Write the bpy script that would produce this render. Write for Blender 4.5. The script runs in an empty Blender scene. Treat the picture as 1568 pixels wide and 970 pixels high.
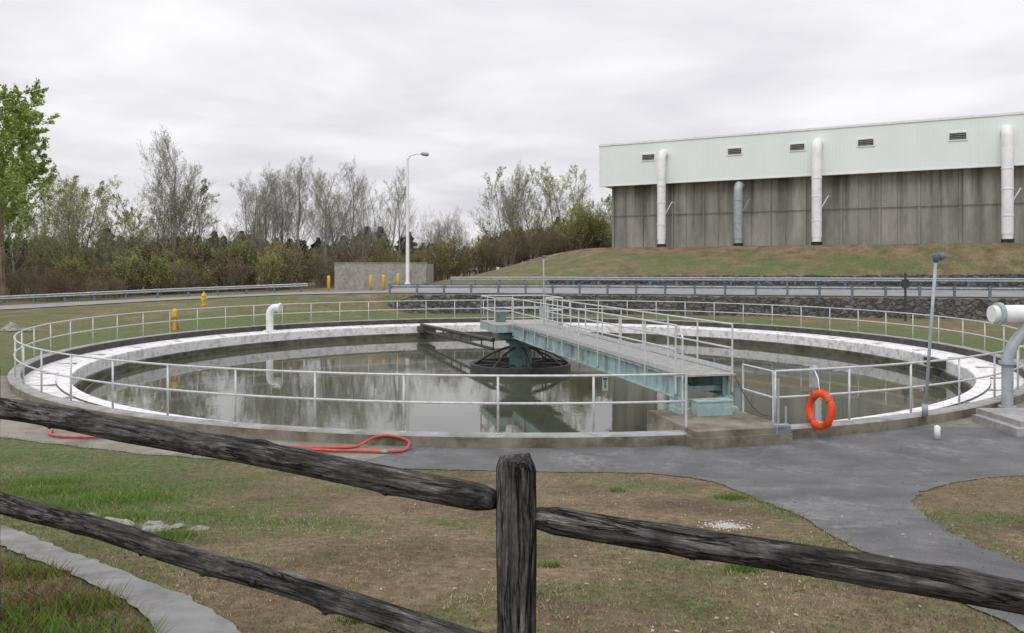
import bpy, bmesh, math, random
import numpy as np
from mathutils import Vector, Matrix
from mathutils.geometry import tessellate_polygon
random.seed(7); RNG=np.random.default_rng(7)
sc=bpy.context.scene
COL=sc.collection
CX,CY=0.36,33.8
# ------------------------------------------------------------------ terrain
def sst(a,b,x):
    t=np.clip((np.asarray(x,float)-a)/(b-a),0,1); return t*t*(3-2*t)
def YW(x):
    x=np.asarray(x,float); return 57.5-0.27*np.maximum(x-5,0)
def YF(x):
    return 84.72-0.536*np.asarray(x,float)
def wob(x,y):
    return (np.sin(x*1.3+1.7*np.sin(y*.7))+np.sin(y*1.9+x*.6+2)+np.sin(x*3.1-y*2.3+1)*.5)/2.5
def H(x,y):
    x=np.asarray(x,float); y=np.asarray(y,float)
    base=-0.24+0.19*sst(20,32,y)
    q=0.165*(13.3-y)
    f=np.where(q>-0.3,0.5*(q+np.sqrt(q*q+0.01)),0.0)
    f=np.where(q>1.86,1.86+0.0*q,f)
    f=np.minimum(f,1.86)
    amp=0.025*sst(13.6,11,y)
    z=base+f+amp*wob(x,y)
    zb=np.interp(x,[-80,-40,-28,-17,-8],[0.1,0.25,0.75,1.15,1.3])
    rr=np.hypot(x-CX,y-CY)
    left=(zb+0.1)*sst(41,60,y)*sst(18.9,27,rr)
    yw=YW(x)
    right=sst(yw-0.05,yw+0.45,y)*1.26+0.6*np.clip((y-yw-.5)/8,0,1)
    bl=sst(-11,-7,x)
    z=z+left*(1-bl)+right*bl
    yl=yw+8.6
    m=sst(-9,9,x)
    t=np.clip((y-yl-0.3)/np.maximum(YF(x)-2.0-yl,2),0,1)
    berm=0.45*sst(yl-.1,yl+.3,y)+2.95*np.power(t,0.85)
    z=z+m*berm
    return z
def h(x,y): return float(H(x,y))
def vn(x,y,s,seed=0):
    x=np.asarray(x,float)/s; y=np.asarray(y,float)/s
    xi=np.floor(x); yi=np.floor(y); fx=x-xi; fy=y-yi
    fx=fx*fx*(3-2*fx); fy=fy*fy*(3-2*fy)
    def hs(a,b):
        v=np.sin(a*127.1+b*311.7+seed*74.7)*43758.5453
        return v-np.floor(v)
    return (hs(xi,yi)*(1-fx)+hs(xi+1,yi)*fx)*(1-fy)+(hs(xi,yi+1)*(1-fx)+hs(xi+1,yi+1)*fx)*fy
TUFTS=[(2.9,10.6,.22),(1.75,6.0,.12),(-4.3,8.6,.35),(-1.15,5.3,.1),(-3.2,7.4,.25),(.3,6.2,.08),(1.5,11.3,.12),(-.9,4.75,.1),(-5.6,9.6,.6),(-6.4,11.0,.6),(-5.0,10.3,.7),(-7.2,12.2,.6)]
def GREEN(x,y):
    x=np.asarray(x,float); y=np.asarray(y,float)
    n=0.5*vn(x,y,1.7,1)+0.3*vn(x,y,.6,2)+.2*vn(x,y,.25,3)
    fg=0.06+0.62*sst(-2.4,-4.8,x)*sst(6.5,9.5,y)+.22*sst(-1.5,-2.6,x)+0.10*sst(1,4,x)
    for a,b,r in TUFTS:
        fg=fg+.6*np.exp(-((x-a)**2+(y-b)**2)/(r*r))
    r=np.hypot(x-CX,y-CY)
    back=0.44+0.45*sst(24.5,22,r)+0.12*sst(-8,-20,x)
    back=np.where(y>YW(x)+8, 0.60-.42*sst(5.5,3.5,YF(x)-y), back)
    back=np.where((x<-5)&(y>74),0.25,back)
    k=sst(15,22,y)
    return np.clip(fg*(1-k)+back*k+(n-.5)*1.6,0,1)
# ------------------------------------------------------------------ builder
class MB:
    def __init__(s): s.v=[]; s.f=[]; s.m=[]; s.T=None
    def pt(s,p):
        p=Vector(p)
        return tuple(s.T@p) if s.T is not None else tuple(p)
    def add(s,vs,fs,mat=0):
        o=len(s.v); s.v.extend(s.pt(p) for p in vs)
        for f in fs: s.f.append(tuple(i+o for i in f)); s.m.append(mat)
    def tube(s,pts,rad,n=8,mat=0,cap=True):
        pts=[Vector(p) for p in pts]; k=len(pts)
        if not hasattr(rad,'__len__'): rad=[rad]*k
        tang=[]
        for i in range(k):
            a=pts[max(i-1,0)]; b=pts[min(i+1,k-1)]
            t=b-a
            tang.append(t.normalized() if t.length>1e-9 else Vector((0,0,1)))
        t=tang[0]; ref=Vector((0,0,1)) if abs(t.z)<.9 else Vector((1,0,0))
        u=t.cross(ref).normalized()
        vs=[]
        for i in range(k):
            t=tang[i]; u=(u-t*u.dot(t))
            if u.length<1e-6: u=t.orthogonal()
            u.normalize(); w=t.cross(u)
            for j in range(n):
                a=2*math.pi*j/n
                vs.append(pts[i]+(u*math.cos(a)+w*math.sin(a))*rad[i])
        fs=[]
        for i in range(k-1):
            for j in range(n):
                a=i*n+j; b=i*n+(j+1)%n
                fs.append((a,b,b+n,a+n))
        if cap and n>2:
            fs.append(tuple(range(n-1,-1,-1))); fs.append(tuple((k-1)*n+j for j in range(n)))
        s.add(vs,fs,mat)
    def box(s,c,sz,mat=0,rz=0,R=None):
        x,y,z=[a/2 for a in sz]
        M=R if R is not None else Matrix.Rotation(rz,3,'Z')
        vs=[Vector(c)+M@Vector((sx*x,sy*y,sz_*z)) for sx in(-1,1) for sy in(-1,1) for sz_ in(-1,1)]
        s.add(vs,[(0,1,3,2),(4,6,7,5),(0,4,5,1),(2,3,7,6),(0,2,6,4),(1,5,7,3)],mat)
    def bx(s,x0,x1,y0,y1,z0,z1,mat=0):
        s.box(((x0+x1)/2,(y0+y1)/2,(z0+z1)/2),(abs(x1-x0),abs(y1-y0),abs(z1-z0)),mat)
    def lathe(s,prof,c,n=64,mat=0,mats=None):
        vs=[]
        for (r,z) in prof:
            for j in range(n):
                a=2*math.pi*j/n
                vs.append((c[0]+r*math.cos(a),c[1]+r*math.sin(a),z))
        o=len(s.v); s.v.extend(s.pt(p) for p in vs)
        for i in range(len(prof)-1):
            mm=mats[i] if mats else mat
            for j in range(n):
                a=o+i*n+j; b=o+i*n+(j+1)%n
                s.f.append((a,b,b+n,a+n)); s.m.append(mm)
    def build(s,name,mats,smooth=False,parent=None,autos=None):
        me=bpy.data.meshes.new(name); me.from_pydata(s.v,[],s.f)
        for m in mats: me.materials.append(m)
        if len(mats)>1: me.polygons.foreach_set('material_index',s.m)
        if smooth: me.polygons.foreach_set('use_smooth',[True]*len(s.f))
        me.update()
        ob=bpy.data.objects.new(name,me); COL.objects.link(ob)
        if autos:
            me.polygons.foreach_set('use_smooth',[True]*len(s.f))
            try: me.set_sharp_from_angle(angle=math.radians(autos))
            except Exception: pass
        if parent: ob.parent=parent
        return ob
    def mesh(s,name,mats):
        me=bpy.data.meshes.new(name); me.from_pydata(s.v,[],s.f)
        for m in mats: me.materials.append(m)
        me.polygons.foreach_set('material_index',s.m); me.update(); return me
def empty(name,loc=(0,0,0),rz=0):
    e=bpy.data.objects.new(name,None); e.location=loc; e.rotation_euler=(0,0,rz); COL.objects.link(e); return e
# ------------------------------------------------------------------ materials
def nt_new(name):
    m=bpy.data.materials.new(name); m.use_nodes=True; nt=m.node_tree
    b=nt.nodes['Principled BSDF']; return m,nt,b
def noise(nt,scale,stretch=(1,1,1),detail=6,rough=.6,coord='Object',dist=0):
    tc=nt.nodes.new('ShaderNodeTexCoord'); mp=nt.nodes.new('ShaderNodeMapping')
    mp.inputs['Scale'].default_value=stretch
    n=nt.nodes.new('ShaderNodeTexNoise'); n.inputs['Scale'].default_value=scale
    n.inputs['Detail'].default_value=detail; n.inputs['Roughness'].default_value=rough
    n.inputs['Distortion'].default_value=dist
    nt.links.new(tc.outputs[coord],mp.inputs[0]); nt.links.new(mp.outputs[0],n.inputs['Vector'])
    return n
def ramp(nt,src,stops):
    r=nt.nodes.new('ShaderNodeValToRGB')
    e=r.color_ramp.elements
    while len(e)<len(stops): e.new(.5)
    for i,(p,c) in enumerate(stops):
        e[i].position=p; e[i].color=(*c,1) if len(c)==3 else c
    nt.links.new(src,r.inputs[0]); return r
def mix(nt,fac,a,b,mode='MIX'):
    m=nt.nodes.new('ShaderNodeMix'); m.data_type='RGBA'; m.blend_type=mode
    for v,i in((fac,0),(a,6),(b,7)):
        if hasattr(v,'links') or hasattr(v,'is_output'): nt.links.new(v,m.inputs[i])
        elif i==0: m.inputs[0].default_value=v
        else: m.inputs[i].default_value=(*v,1)
    return m.outputs[2]
def mat(name,c1,c2,scale=4,rough=.8,metal=0,bump=.15,stretch=(1,1,1),rp=(.35,.65),dist=.02,dirt=None,dscale=1.2,dstretch=(1,1,1),drp=(.5,.7)):
    m,nt,b=nt_new(name)
    n=noise(nt,scale,stretch)
    col=ramp(nt,n.outputs[0],[(rp[0],c1),(rp[1],c2)]).outputs[0]
    if dirt:
        d=noise(nt,dscale,dstretch,8,.65)
        f=ramp(nt,d.outputs[0],[(drp[0],(0,0,0)),(drp[1],(1,1,1))])
        col=mix(nt,f.outputs[0],col,dirt)
    nt.links.new(col,b.inputs['Base Color'])
    b.inputs['Roughness'].default_value=rough; b.inputs['Metallic'].default_value=metal
    if bump:
        bp=nt.nodes.new('ShaderNodeBump'); bp.inputs['Strength'].default_value=bump; bp.inputs['Distance'].default_value=dist
        nt.links.new(n.outputs[0],bp.inputs['Height']); nt.links.new(bp.outputs[0],b.inputs['Normal'])
    return m
M_conc=mat('concrete',(.26,.245,.22),(.40,.385,.35),3,.9,0,.3,dirt=(.19,.175,.155),drp=(.52,.72),dscale=.8)
M_wallconc=mat('tank_concrete',(.16,.145,.115),(.27,.25,.21),2.5,.9,0,.3,dirt=(.085,.08,.055),drp=(.48,.66),dscale=1.3)
M_wetwall=mat('wet_algae_concrete',(.08,.08,.06),(.16,.155,.125),2.5,.7,0,.2,dirt=(.05,.052,.035),drp=(.45,.66),dscale=1.3,dstretch=(1,1,.3))
M_darkin=mat('dark_inner_face',(.03,.03,.028),(.08,.075,.065),3,.7,0,.3)  # near-black mottled tone for the tank wall's inner face and louver panels
M_white=mat('white_launder_paint',(.58,.57,.56),(.86,.86,.86),2.6,.7,0,.35,rp=(.36,.52),dist=.06,dirt=(.42,.40,.36),dscale=5,drp=(.55,.70))
M_kick=mat('coping_concrete',(.26,.26,.25),(.40,.40,.39),2,.7,0,.2,dirt=(.18,.17,.15))
def asphmat():
    m,nt,b=nt_new('asphalt')
    n=noise(nt,1.1,detail=8); col=ramp(nt,n.outputs[0],[(.35,(.105,.105,.11)),(.65,(.165,.165,.17))]).outputs[0]
    s=noise(nt,70,detail=3,rough=.8); sp=ramp(nt,s.outputs[0],[(.35,(.6,.6,.6)),(.6,(1.15,1.15,1.15)),(.72,(1.8,1.8,1.8))]).outputs[0]
    col=mix(nt,1.0,col,sp,'MULTIPLY')
    d=noise(nt,.8,detail=8,rough=.65,dist=.4); f=ramp(nt,d.outputs[0],[(.48,(0,0,0)),(.66,(1,1,1))]).outputs[0]
    d2=noise(nt,6,detail=6,rough=.8); f2=ramp(nt,d2.outputs[0],[(.42,(0,0,0)),(.65,(1,1,1))]).outputs[0]
    ff=mix(nt,1.0,f,f2,'MULTIPLY'); col=mix(nt,ff,col,(.28,.28,.275))
    nt.links.new(col,b.inputs['Base Color']); b.inputs['Roughness'].default_value=.95
    bp=nt.nodes.new('ShaderNodeBump'); bp.inputs['Strength'].default_value=.5; bp.inputs['Distance'].default_value=.01
    nt.links.new(s.outputs[0],bp.inputs['Height']); nt.links.new(bp.outputs[0],b.inputs['Normal']); return m
M_asph=asphmat()
M_road=mat('road_asphalt',(.24,.24,.24),(.32,.32,.32),.8,.9,0,.2)
M_path=mat('walkway_concrete',(.19,.175,.15),(.29,.27,.235),1.5,.95,0,.3,dirt=(.14,.12,.09),dscale=1)
M_side=mat('sidewalk_concrete',(.22,.22,.215),(.31,.31,.305),3,.95,0,.3,dirt=(.14,.13,.115),dscale=2)
M_alu=mat('galvanised_rail',(.50,.52,.52),(.66,.68,.68),8,.45,.2,.05)
M_galv=mat('guardrail_steel',(.30,.32,.34),(.44,.46,.48),5,.5,.4,.05)
M_bluepost=mat('guardrail_post',(.10,.14,.19),(.18,.22,.27),5,.7,.0,.05)
M_teal=mat('teal_paint',(.28,.40,.405),(.42,.545,.54),2.5,.6,0,.1,dirt=(.19,.21,.19),drp=(.48,.70),dscale=3,dstretch=(1,1,.5))
M_tealdk=mat('dark_teal_paint',(.09,.16,.155),(.15,.24,.23),3,.5,0,.1,dirt=(.05,.06,.055),drp=(.5,.7),dscale=3)
M_deck=mat('deck_grating',(.31,.30,.28),(.44,.43,.41),6,.7,.1,.2)
M_dark=mat('dark_steel',(.03,.032,.03),(.07,.07,.065),5,.6,0,.2)
M_pwhite=mat('white_pipe_paint',(.76,.77,.77),(.88,.88,.88),2,.5,0,.05,dirt=(.58,.58,.56),drp=(.55,.75),dscale=1.5)
M_pgrey=mat('grey_pipe_paint',(.30,.33,.35),(.42,.45,.47),3,.5,.1,.05)
M_black=mat('black_base',(.01,.01,.01),(.03,.03,.03),4,.7)
M_yel=mat('yellow_paint',(.60,.38,.02),(.75,.50,.05),5,.5,0,.05)
M_orange=mat('orange_plastic',(.70,.06,.010),(.82,.09,.015),5,.5,0,.05)
M_oband=mat('orange_band',(.45,.07,.03),(.6,.10,.04),5,.5,0,.05)
M_red=mat('red_hose',(.42,.05,.04),(.58,.09,.07),10,.5,0,.05)
M_rock=mat('rock',(.18,.17,.155),(.38,.37,.34),4,.9,0,.5)
M_green=mat('green_sign',(.02,.20,.06),(.03,.25,.08),5,.6)
def simple(name,c1,c2,sc_=1.5):
    m,nt,b=nt_new(name); d=nt.nodes.new('ShaderNodeBsdfDiffuse')
    n=noise(nt,sc_,detail=1); nt.links.new(ramp(nt,n.outputs[0],[(.35,c1),(.65,c2)]).outputs[0],d.inputs[0])
    nt.links.new(d.outputs[0],nt.nodes['Material Output'].inputs[0]); nt.nodes.remove(b); return m
M_bark=simple('pale_bark',(.20,.19,.175),(.36,.35,.33))
M_barkd=simple('brown_bark',(.15,.12,.095),(.27,.225,.185))
def leafmat(name,c,tr=.35):
    m,nt,b=nt_new(name); nt.nodes.remove(b)
    n=noise(nt,.7,detail=0)
    col=ramp(nt,n.outputs[0],[(.3,tuple(a*.75 for a in c)),(.7,tuple(a*1.25 for a in c))])
    b=nt.nodes.new('ShaderNodeBsdfDiffuse'); nt.links.new(col.outputs[0],b.inputs[0])
    t=nt.nodes.new('ShaderNodeBsdfTranslucent'); nt.links.new(col.outputs[0],t.inputs[0])
    ms=nt.nodes.new('ShaderNodeMixShader'); ms.inputs[0].default_value=tr
    nt.links.new(b.outputs[0],ms.inputs[1]); nt.links.new(t.outputs[0],ms.inputs[2])
    nt.links.new(ms.outputs[0],nt.nodes['Material Output'].inputs[0]); return m
L_light=leafmat('leaf_spring_green',(.38,.46,.14))
L_mid=leafmat('leaf_green',(.21,.30,.07))
L_olive=leafmat('leaf_olive',(.35,.35,.155))
L_brown=leafmat('leaf_dead_brown',(.27,.195,.13))
L_pine=leafmat('pine_needles',(.035,.06,.032),.1)
def siding():
    m,nt,b=nt_new('pale_metal_siding')
    n=noise(nt,.35,(1,1,.4)); col=ramp(nt,n.outputs[0],[(.35,(.77,.83,.805)),(.7,(.83,.88,.86))])
    tc=nt.nodes.new('ShaderNodeTexCoord'); w=nt.nodes.new('ShaderNodeTexWave'); w.inputs['Scale'].default_value=1.05; w.bands_direction='X'
    nt.links.new(tc.outputs['Object'],w.inputs['Vector'])
    r=ramp(nt,w.outputs[0],[(0,(.97,.97,.97)),(.3,(1,1,1))])
    nt.links.new(mix(nt,1.0,col.outputs[0],r.outputs[0],'MULTIPLY'),b.inputs['Base Color'])
    b.inputs['Roughness'].default_value=.5
    bp=nt.nodes.new('ShaderNodeBump'); bp.inputs['Strength'].default_value=.06; bp.inputs['Distance'].default_value=.03
    nt.links.new(w.outputs[0],bp.inputs['Height']); nt.links.new(bp.outputs[0],b.inputs['Normal']); return m
M_siding=siding()
def stained():
    m,nt,b=nt_new('stained_precast_concrete')
    a=noise(nt,.6,(1,1,.25),6,.6); base=ramp(nt,a.outputs[0],[(.3,(.26,.25,.23)),(.5,(.35,.335,.31)),(.7,(.46,.445,.415))])
    d=noise(nt,.13,(1,1,.8),4,.5); r2=ramp(nt,d.outputs[0],[(.35,(.74,.735,.73)),(.65,(1.0,1.0,.98))])
    f=noise(nt,4,(1,1,.3),8,.75); r3=ramp(nt,f.outputs[0],[(.3,(.78,.78,.78)),(.6,(1,1,1))])
    s=noise(nt,1.1,(1,1,.04),4,.6); r4=ramp(nt,s.outputs[0],[(.40,(.34,.33,.325)),(.50,(.8,.8,.8)),(.60,(1,1,1))])
    tc=nt.nodes.new('ShaderNodeTexCoord'); sp=nt.nodes.new('ShaderNodeSeparateXYZ'); nt.links.new(tc.outputs['Object'],sp.inputs[0])
    mr=nt.nodes.new('ShaderNodeMapRange'); nt.links.new(sp.outputs[2],mr.inputs[0]); mr.inputs[1].default_value=5.0; mr.inputs[2].default_value=11.2; mr.inputs[3].default_value=.15; mr.inputs[4].default_value=1.0
    c=mix(nt,1.0,base.outputs[0],r2.outputs[0],'MULTIPLY'); c=mix(nt,1.0,c,r3.outputs[0],'MULTIPLY')
    c=mix(nt,mr.outputs[0],c,mix(nt,1.0,c,r4.outputs[0],'MULTIPLY'))
    nt.links.new(c,b.inputs['Base Color']); b.inputs['Roughness'].default_value=.9; return m
M_stained=stained()
M_joint=mat('concrete_joint',(.10,.095,.088),(.17,.16,.15),3,.9,0,0)
def stonewall():
    m,nt,b=nt_new('dark_fieldstone')
    tc=nt.nodes.new('ShaderNodeTexCoord'); mp=nt.nodes.new('ShaderNodeMapping'); mp.inputs['Scale'].default_value=(2.2,2.2,3.6)
    nz=noise(nt,1.5,detail=3); ad=nt.nodes.new('ShaderNodeVectorMath'); ad.operation='MULTIPLY_ADD'
    nt.links.new(nz.outputs[1],ad.inputs[0]); ad.inputs[1].default_value=(.7,.7,.7); nt.links.new(tc.outputs['Object'],ad.inputs[2])
    nt.links.new(ad.outputs[0],mp.inputs[0])
    v=nt.nodes.new('ShaderNodeTexVoronoi'); v.inputs['Scale'].default_value=1.0; nt.links.new(mp.outputs[0],v.inputs['Vector'])
    e=nt.nodes.new('ShaderNodeTexVoronoi'); e.feature='DISTANCE_TO_EDGE'; nt.links.new(mp.outputs[0],e.inputs['Vector']); e.inputs['Scale'].default_value=1.0
    bw=nt.nodes.new('ShaderNodeRGBToBW'); nt.links.new(v.outputs['Color'],bw.inputs[0])
    c=ramp(nt,bw.outputs[0],[(.1,(.085,.085,.083)),(.5,(.13,.13,.125)),(.9,(.20,.195,.185))])
    g=ramp(nt,e.outputs[0],[(.0,(.35,.35,.35)),(.15,(1,1,1))])
    nt.links.new(mix(nt,1.0,c.outputs[0],g.outputs[0],'MULTIPLY'),b.inputs['Base Color'])
    bp=nt.nodes.new('ShaderNodeBump'); bp.inputs['Strength'].default_value=.8; bp.inputs['Distance'].default_value=.08
    nt.links.new(g.outputs[0],bp.inputs['Height']); nt.links.new(bp.outputs[0],b.inputs['Normal']); b.inputs['Roughness'].default_value=.9
    return m
M_stone=stonewall()
def groundmat():
    m,nt,b=nt_new('grassy_ground')
    at=nt.nodes.new('ShaderNodeAttribute'); at.attribute_name='green'
    n1=noise(nt,9,detail=8,rough=.7); n2=noise(nt,.8,detail=8,rough=.65)
    dry=ramp(nt,n1.outputs[0],[(.3,(.115,.080,.046)),(.5,(.22,.167,.106)),(.7,(.35,.29,.20))])
    dry2=ramp(nt,n2.outputs[0],[(.36,(.50,.43,.36)),(.5,(.9,.85,.78)),(.66,(1.2,1.16,1.1))])
    dryc=mix(nt,1.0,dry.outputs[0],dry2.outputs[0],'MULTIPLY')
    gr=ramp(nt,n1.outputs[0],[(.3,(.045,.072,.02)),(.5,(.10,.135,.042)),(.7,(.175,.21,.08))])
    n3=noise(nt,2.5,detail=8,rough=.7)
    ma=nt.nodes.new('ShaderNodeMath'); ma.operation='MULTIPLY_ADD'; nt.links.new(n3.outputs[0],ma.inputs[0]); ma.inputs[1].default_value=2.4
    sb=nt.nodes.new('ShaderNodeMath'); sb.operation='ADD'; sb.inputs[1].default_value=-1.2
    nt.links.new(at.outputs['Fac'],sb.inputs[0]); nt.links.new(sb.outputs[0],ma.inputs[2]); ma.use_clamp=True
    nt.links.new(mix(nt,ma.outputs[0],dryc,gr.outputs[0]),b.inputs['Base Color'])
    bp=nt.nodes.new('ShaderNodeBump'); bp.inputs['Strength'].default_value=.8; bp.inputs['Distance'].default_value=.05
    n4=noise(nt,30,detail=5,rough=.7)
    nt.links.new(n4.outputs[0],bp.inputs['Height']); nt.links.new(bp.outputs[0],b.inputs['Normal']); b.inputs['Roughness'].default_value=.95
    return m
M_ground=groundmat()
def watermat():
    m,nt,b=nt_new('murky_water')
    n=noise(nt,.25,detail=3)
    c=ramp(nt,n.outputs[0],[(.35,(.075,.08,.06)),(.65,(.10,.105,.08))]); nt.links.new(c.outputs[0],b.inputs['Base Color'])
    b.inputs['Roughness'].default_value=.03; b.inputs['IOR'].default_value=1.45
    n2=noise(nt,1.6,detail=3)
    bp=nt.nodes.new('ShaderNodeBump'); bp.inputs['Strength'].default_value=.12; bp.inputs['Distance'].default_value=.02
    nt.links.new(n2.outputs[0],bp.inputs['Height']); nt.links.new(bp.outputs[0],b.inputs['Normal']); return m
M_water=watermat()
def woodmat(name,ax):
    m,nt,b=nt_new(name)
    def S(l,t): return (l,t,t) if ax=='X' else (t,t,l)
    a=noise(nt,1,S(2.2,22),8,.75,dist=.4); c=ramp(nt,a.outputs[0],[(.30,(.022,.020,.019)),(.46,(.060,.055,.053)),(.60,(.13,.125,.12)),(.72,(.24,.232,.225))])
    k=noise(nt,1,S(.9,11),5,.6,dist=.8); crack=ramp(nt,k.outputs[0],[(.480,(1,1,1)),(.497,(.04,.04,.04)),(.503,(.04,.04,.04)),(.515,(1,1,1))])
    k2=noise(nt,1,S(2.0,26),4,.6,dist=.5); crack2=ramp(nt,k2.outputs[0],[(.46,(1,1,1)),(.5,(.2,.2,.2)),(.54,(1,1,1))])
    d=noise(nt,5,(1,1,1),6,.7); pr=ramp(nt,d.outputs[0],[(.35,(.50,.49,.48)),(.5,(.95,.94,.93)),(.68,(1.45,1.42,1.38))])
    f=noise(nt,1,S(6,60),6,.85); fr=ramp(nt,f.outputs[0],[(.32,(.3,.3,.3)),(.5,(1,1,1)),(.66,(2.3,2.3,2.3))])
    col=mix(nt,1.0,c.outputs[0],pr.outputs[0],'MULTIPLY'); col=mix(nt,.92,col,crack.outputs[0],'MULTIPLY'); col=mix(nt,.75,col,crack2.outputs[0],'MULTIPLY'); col=mix(nt,.9,col,fr.outputs[0],'MULTIPLY')
    nt.links.new(col,b.inputs['Base Color']); b.inputs['Roughness'].default_value=.9; b.inputs['Specular IOR Level'].default_value=.25
    b1=nt.nodes.new('ShaderNodeBump'); b1.inputs['Strength'].default_value=1; b1.inputs['Distance'].default_value=.016
    nt.links.new(crack.outputs[0],b1.inputs['Height'])
    b3=nt.nodes.new('ShaderNodeBump'); b3.inputs['Strength'].default_value=.8; b3.inputs['Distance'].default_value=.007
    nt.links.new(crack2.outputs[0],b3.inputs['Height']); nt.links.new(b1.outputs[0],b3.inputs['Normal'])
    b2=nt.nodes.new('ShaderNodeBump'); b2.inputs['Strength'].default_value=.9; b2.inputs['Distance'].default_value=.006
    nt.links.new(f.outputs[0],b2.inputs['Height']); nt.links.new(b3.outputs[0],b2.inputs['Normal']); nt.links.new(b2.outputs[0],b.inputs['Normal'])
    return m
M_woodX=woodmat('weathered_wood_rail','X'); M_woodZ=woodmat('weathered_wood_post','Z')
# ------------------------------------------------------------------ ground
NT=720
rs=[18.38]
while rs[-1]<50: rs.append(rs[-1]+.3)
st=.35
while rs[-1]<900: rs.append(rs[-1]+st); st*=1.08
rs=np.array(rs); th=np.arange(NT)*2*np.pi/NT
R_,T_=np.meshgrid(rs,th,indexing='ij')
gx=(CX+R_*np.cos(T_)).ravel(); gy=(CY+R_*np.sin(T_)).ravel(); gz=H(gx,gy)
nr=len(rs)
ii,jj=np.meshgrid(np.arange(nr-1),np.arange(NT),indexing='ij')
a=(ii*NT+jj).ravel(); b_=(ii*NT+(jj+1)%NT).ravel()
faces=np.stack([a,a+NT,b_+NT,b_],1)
me=bpy.data.meshes.new('ground'); me.from_pydata(np.stack([gx,gy,gz],1).tolist(),[],faces.tolist())
me.materials.append(M_ground)
at=me.attributes.new('green','FLOAT','POINT'); at.data.foreach_set('value',GREEN(gx,gy).astype(np.float32))
me.polygons.foreach_set('use_smooth',[True]*len(faces)); me.update()
og=bpy.data.objects.new('ground',me); COL.objects.link(og)

def drape(name,pts,step,off,m):
    bm=bmesh.new(); vs=[bm.verts.new((p[0],p[1],0)) for p in pts]
    for t in tessellate_polygon([[Vector((p[0],p[1],0)) for p in pts]]):
        try: bm.faces.new([vs[i] for i in t])
        except ValueError: pass
    xs=[p[0] for p in pts]; ys=[p[1] for p in pts]
    x=math.floor(min(xs)/step)*step+step*.37
    while x<max(xs):
        bmesh.ops.bisect_plane(bm,geom=bm.verts[:]+bm.edges[:]+bm.faces[:],plane_co=(x,0,0),plane_no=(1,0,0)); x+=step
    y=math.floor(min(ys)/step)*step+step*.41
    while y<max(ys):
        bmesh.ops.bisect_plane(bm,geom=bm.verts[:]+bm.edges[:]+bm.faces[:],plane_co=(0,y,0),plane_no=(0,1,0)); y+=step
    for v in bm.verts: v.co.z=h(v.co.x,v.co.y)+off
    bmesh.ops.recalc_face_normals(bm,faces=bm.faces[:])
    me=bpy.data.meshes.new(name); bm.to_mesh(me); bm.free(); me.materials.append(m)
    me.polygons.foreach_set('use_smooth',[True]*len(me.polygons))
    ob=bpy.data.objects.new(name,me); COL.objects.link(ob); return ob
def ribbon(name,A,B,nw,off,m):
    g=MB(); vs=[]
    for p,q in zip(A,B):
        for k in range(nw+1):
            t=k/nw; x=p[0]*(1-t)+q[0]*t; y=p[1]*(1-t)+q[1]*t; vs.append((x,y,h(x,y)+off))
    w=nw+1
    g.add(vs,[(i*w+k,(i+1)*w+k,(i+1)*w+k+1,i*w+k+1) for i in range(len(A)-1) for k in range(nw)],0)
    return g.build(name,[m],smooth=True)
def arc(r,p0,p1,n):
    return [(CX+r*math.sin(math.radians(p0+(p1-p0)*i/n)),CY-r*math.cos(math.radians(p0+(p1-p0)*i/n))) for i in range(n+1)]
def smoothpts(P,it=2):
    for _ in range(it):
        Q=[]
        for i in range(len(P)-1):
            a,b=P[i],P[i+1]
            Q+=[(a[0]*.75+b[0]*.25,a[1]*.75+b[1]*.25),(a[0]*.25+b[0]*.75,a[1]*.25+b[1]*.75)]
        P=[P[0]]+Q+[P[-1]]
    return P
def jit(P,a=.03):
    return [(x+random.uniform(-a,a),y+random.uniform(-a,a)) for x,y in P]
def dens(P,d=.15):
    Q=[]
    for i in range(len(P)-1):
        a,b=P[i],P[i+1]; n=max(1,int(math.hypot(b[0]-a[0],b[1]-a[1])/d))
        for k in range(n): Q.append((a[0]+(b[0]-a[0])*k/n,a[1]+(b[1]-a[1])*k/n))
    return Q+[P[-1]]
right_edge=smoothpts([(18,13.2),(11,13.2),(8.6,13.2),(7.2,12.7),(5.7,11.1),(4.95,9.9),(4.55,8.7),(4.2,7.6),(4.05,6.0),(4.0,3.5),(4.1,-2)])
left_edge=smoothpts([(2.7,-2),(2.85,4),(2.95,6.6),(3.15,8.2),(3.2,10.0),(3.2,11.6),(3.0,12.9),(2.2,13.4),(.7,13.45),(-1,13.6),(-2.1,13.75),(-2.75,14.1)])
asph=arc(18.39,-6.8,28,60)+[(13,16.8),(18,16.2)]+jit(dens(right_edge),.04)+jit(dens(left_edge),.04)
drape('asphalt_path',asph,.45,.012,M_asph)
conc_left=arc(18.39,-62,-6.85,60)+jit(dens([(-2.75,14.1),(-4.8,14.3),(-7,14.9),(-11,16.6),(-15,20),(-18,25)],.3),.05)
drape('concrete_walkway',conc_left,.45,.010,M_path)
conc_r=arc(18.39,28,75,40)+[(22,29),(20,22),(18,16.25),(13,16.85)]
drape('concrete_apron',conc_r,.45,.012,M_path)
sw=smoothpts([(-9,11.2),(-6.6,9.3),(-5.15,8.1),(-3.4,6.40),(-2.0,5.1),(-1.40,4.3),(-.95,3.2)],1)
sw2=smoothpts([(-1.4,3.0),(-1.75,4.1),(-2.35,5.0),(-3.65,6.25),(-5.3,7.75),(-6.8,9.05),(-9.2,10.95)],1)
swpoly=jit(dens(sw,.12),.02)+jit(dens(sw2,.12),.02)
drape('sidewalk',swpoly,.4,.02,M_side)
ctr=[(-120,38),(-80,47),(-50,53),(-36,56.2),(-24,61.2),(-12,63),(0,62.3),(6,62),(20,58.2),(40,52.8),(80,42),(120,31)]
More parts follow.
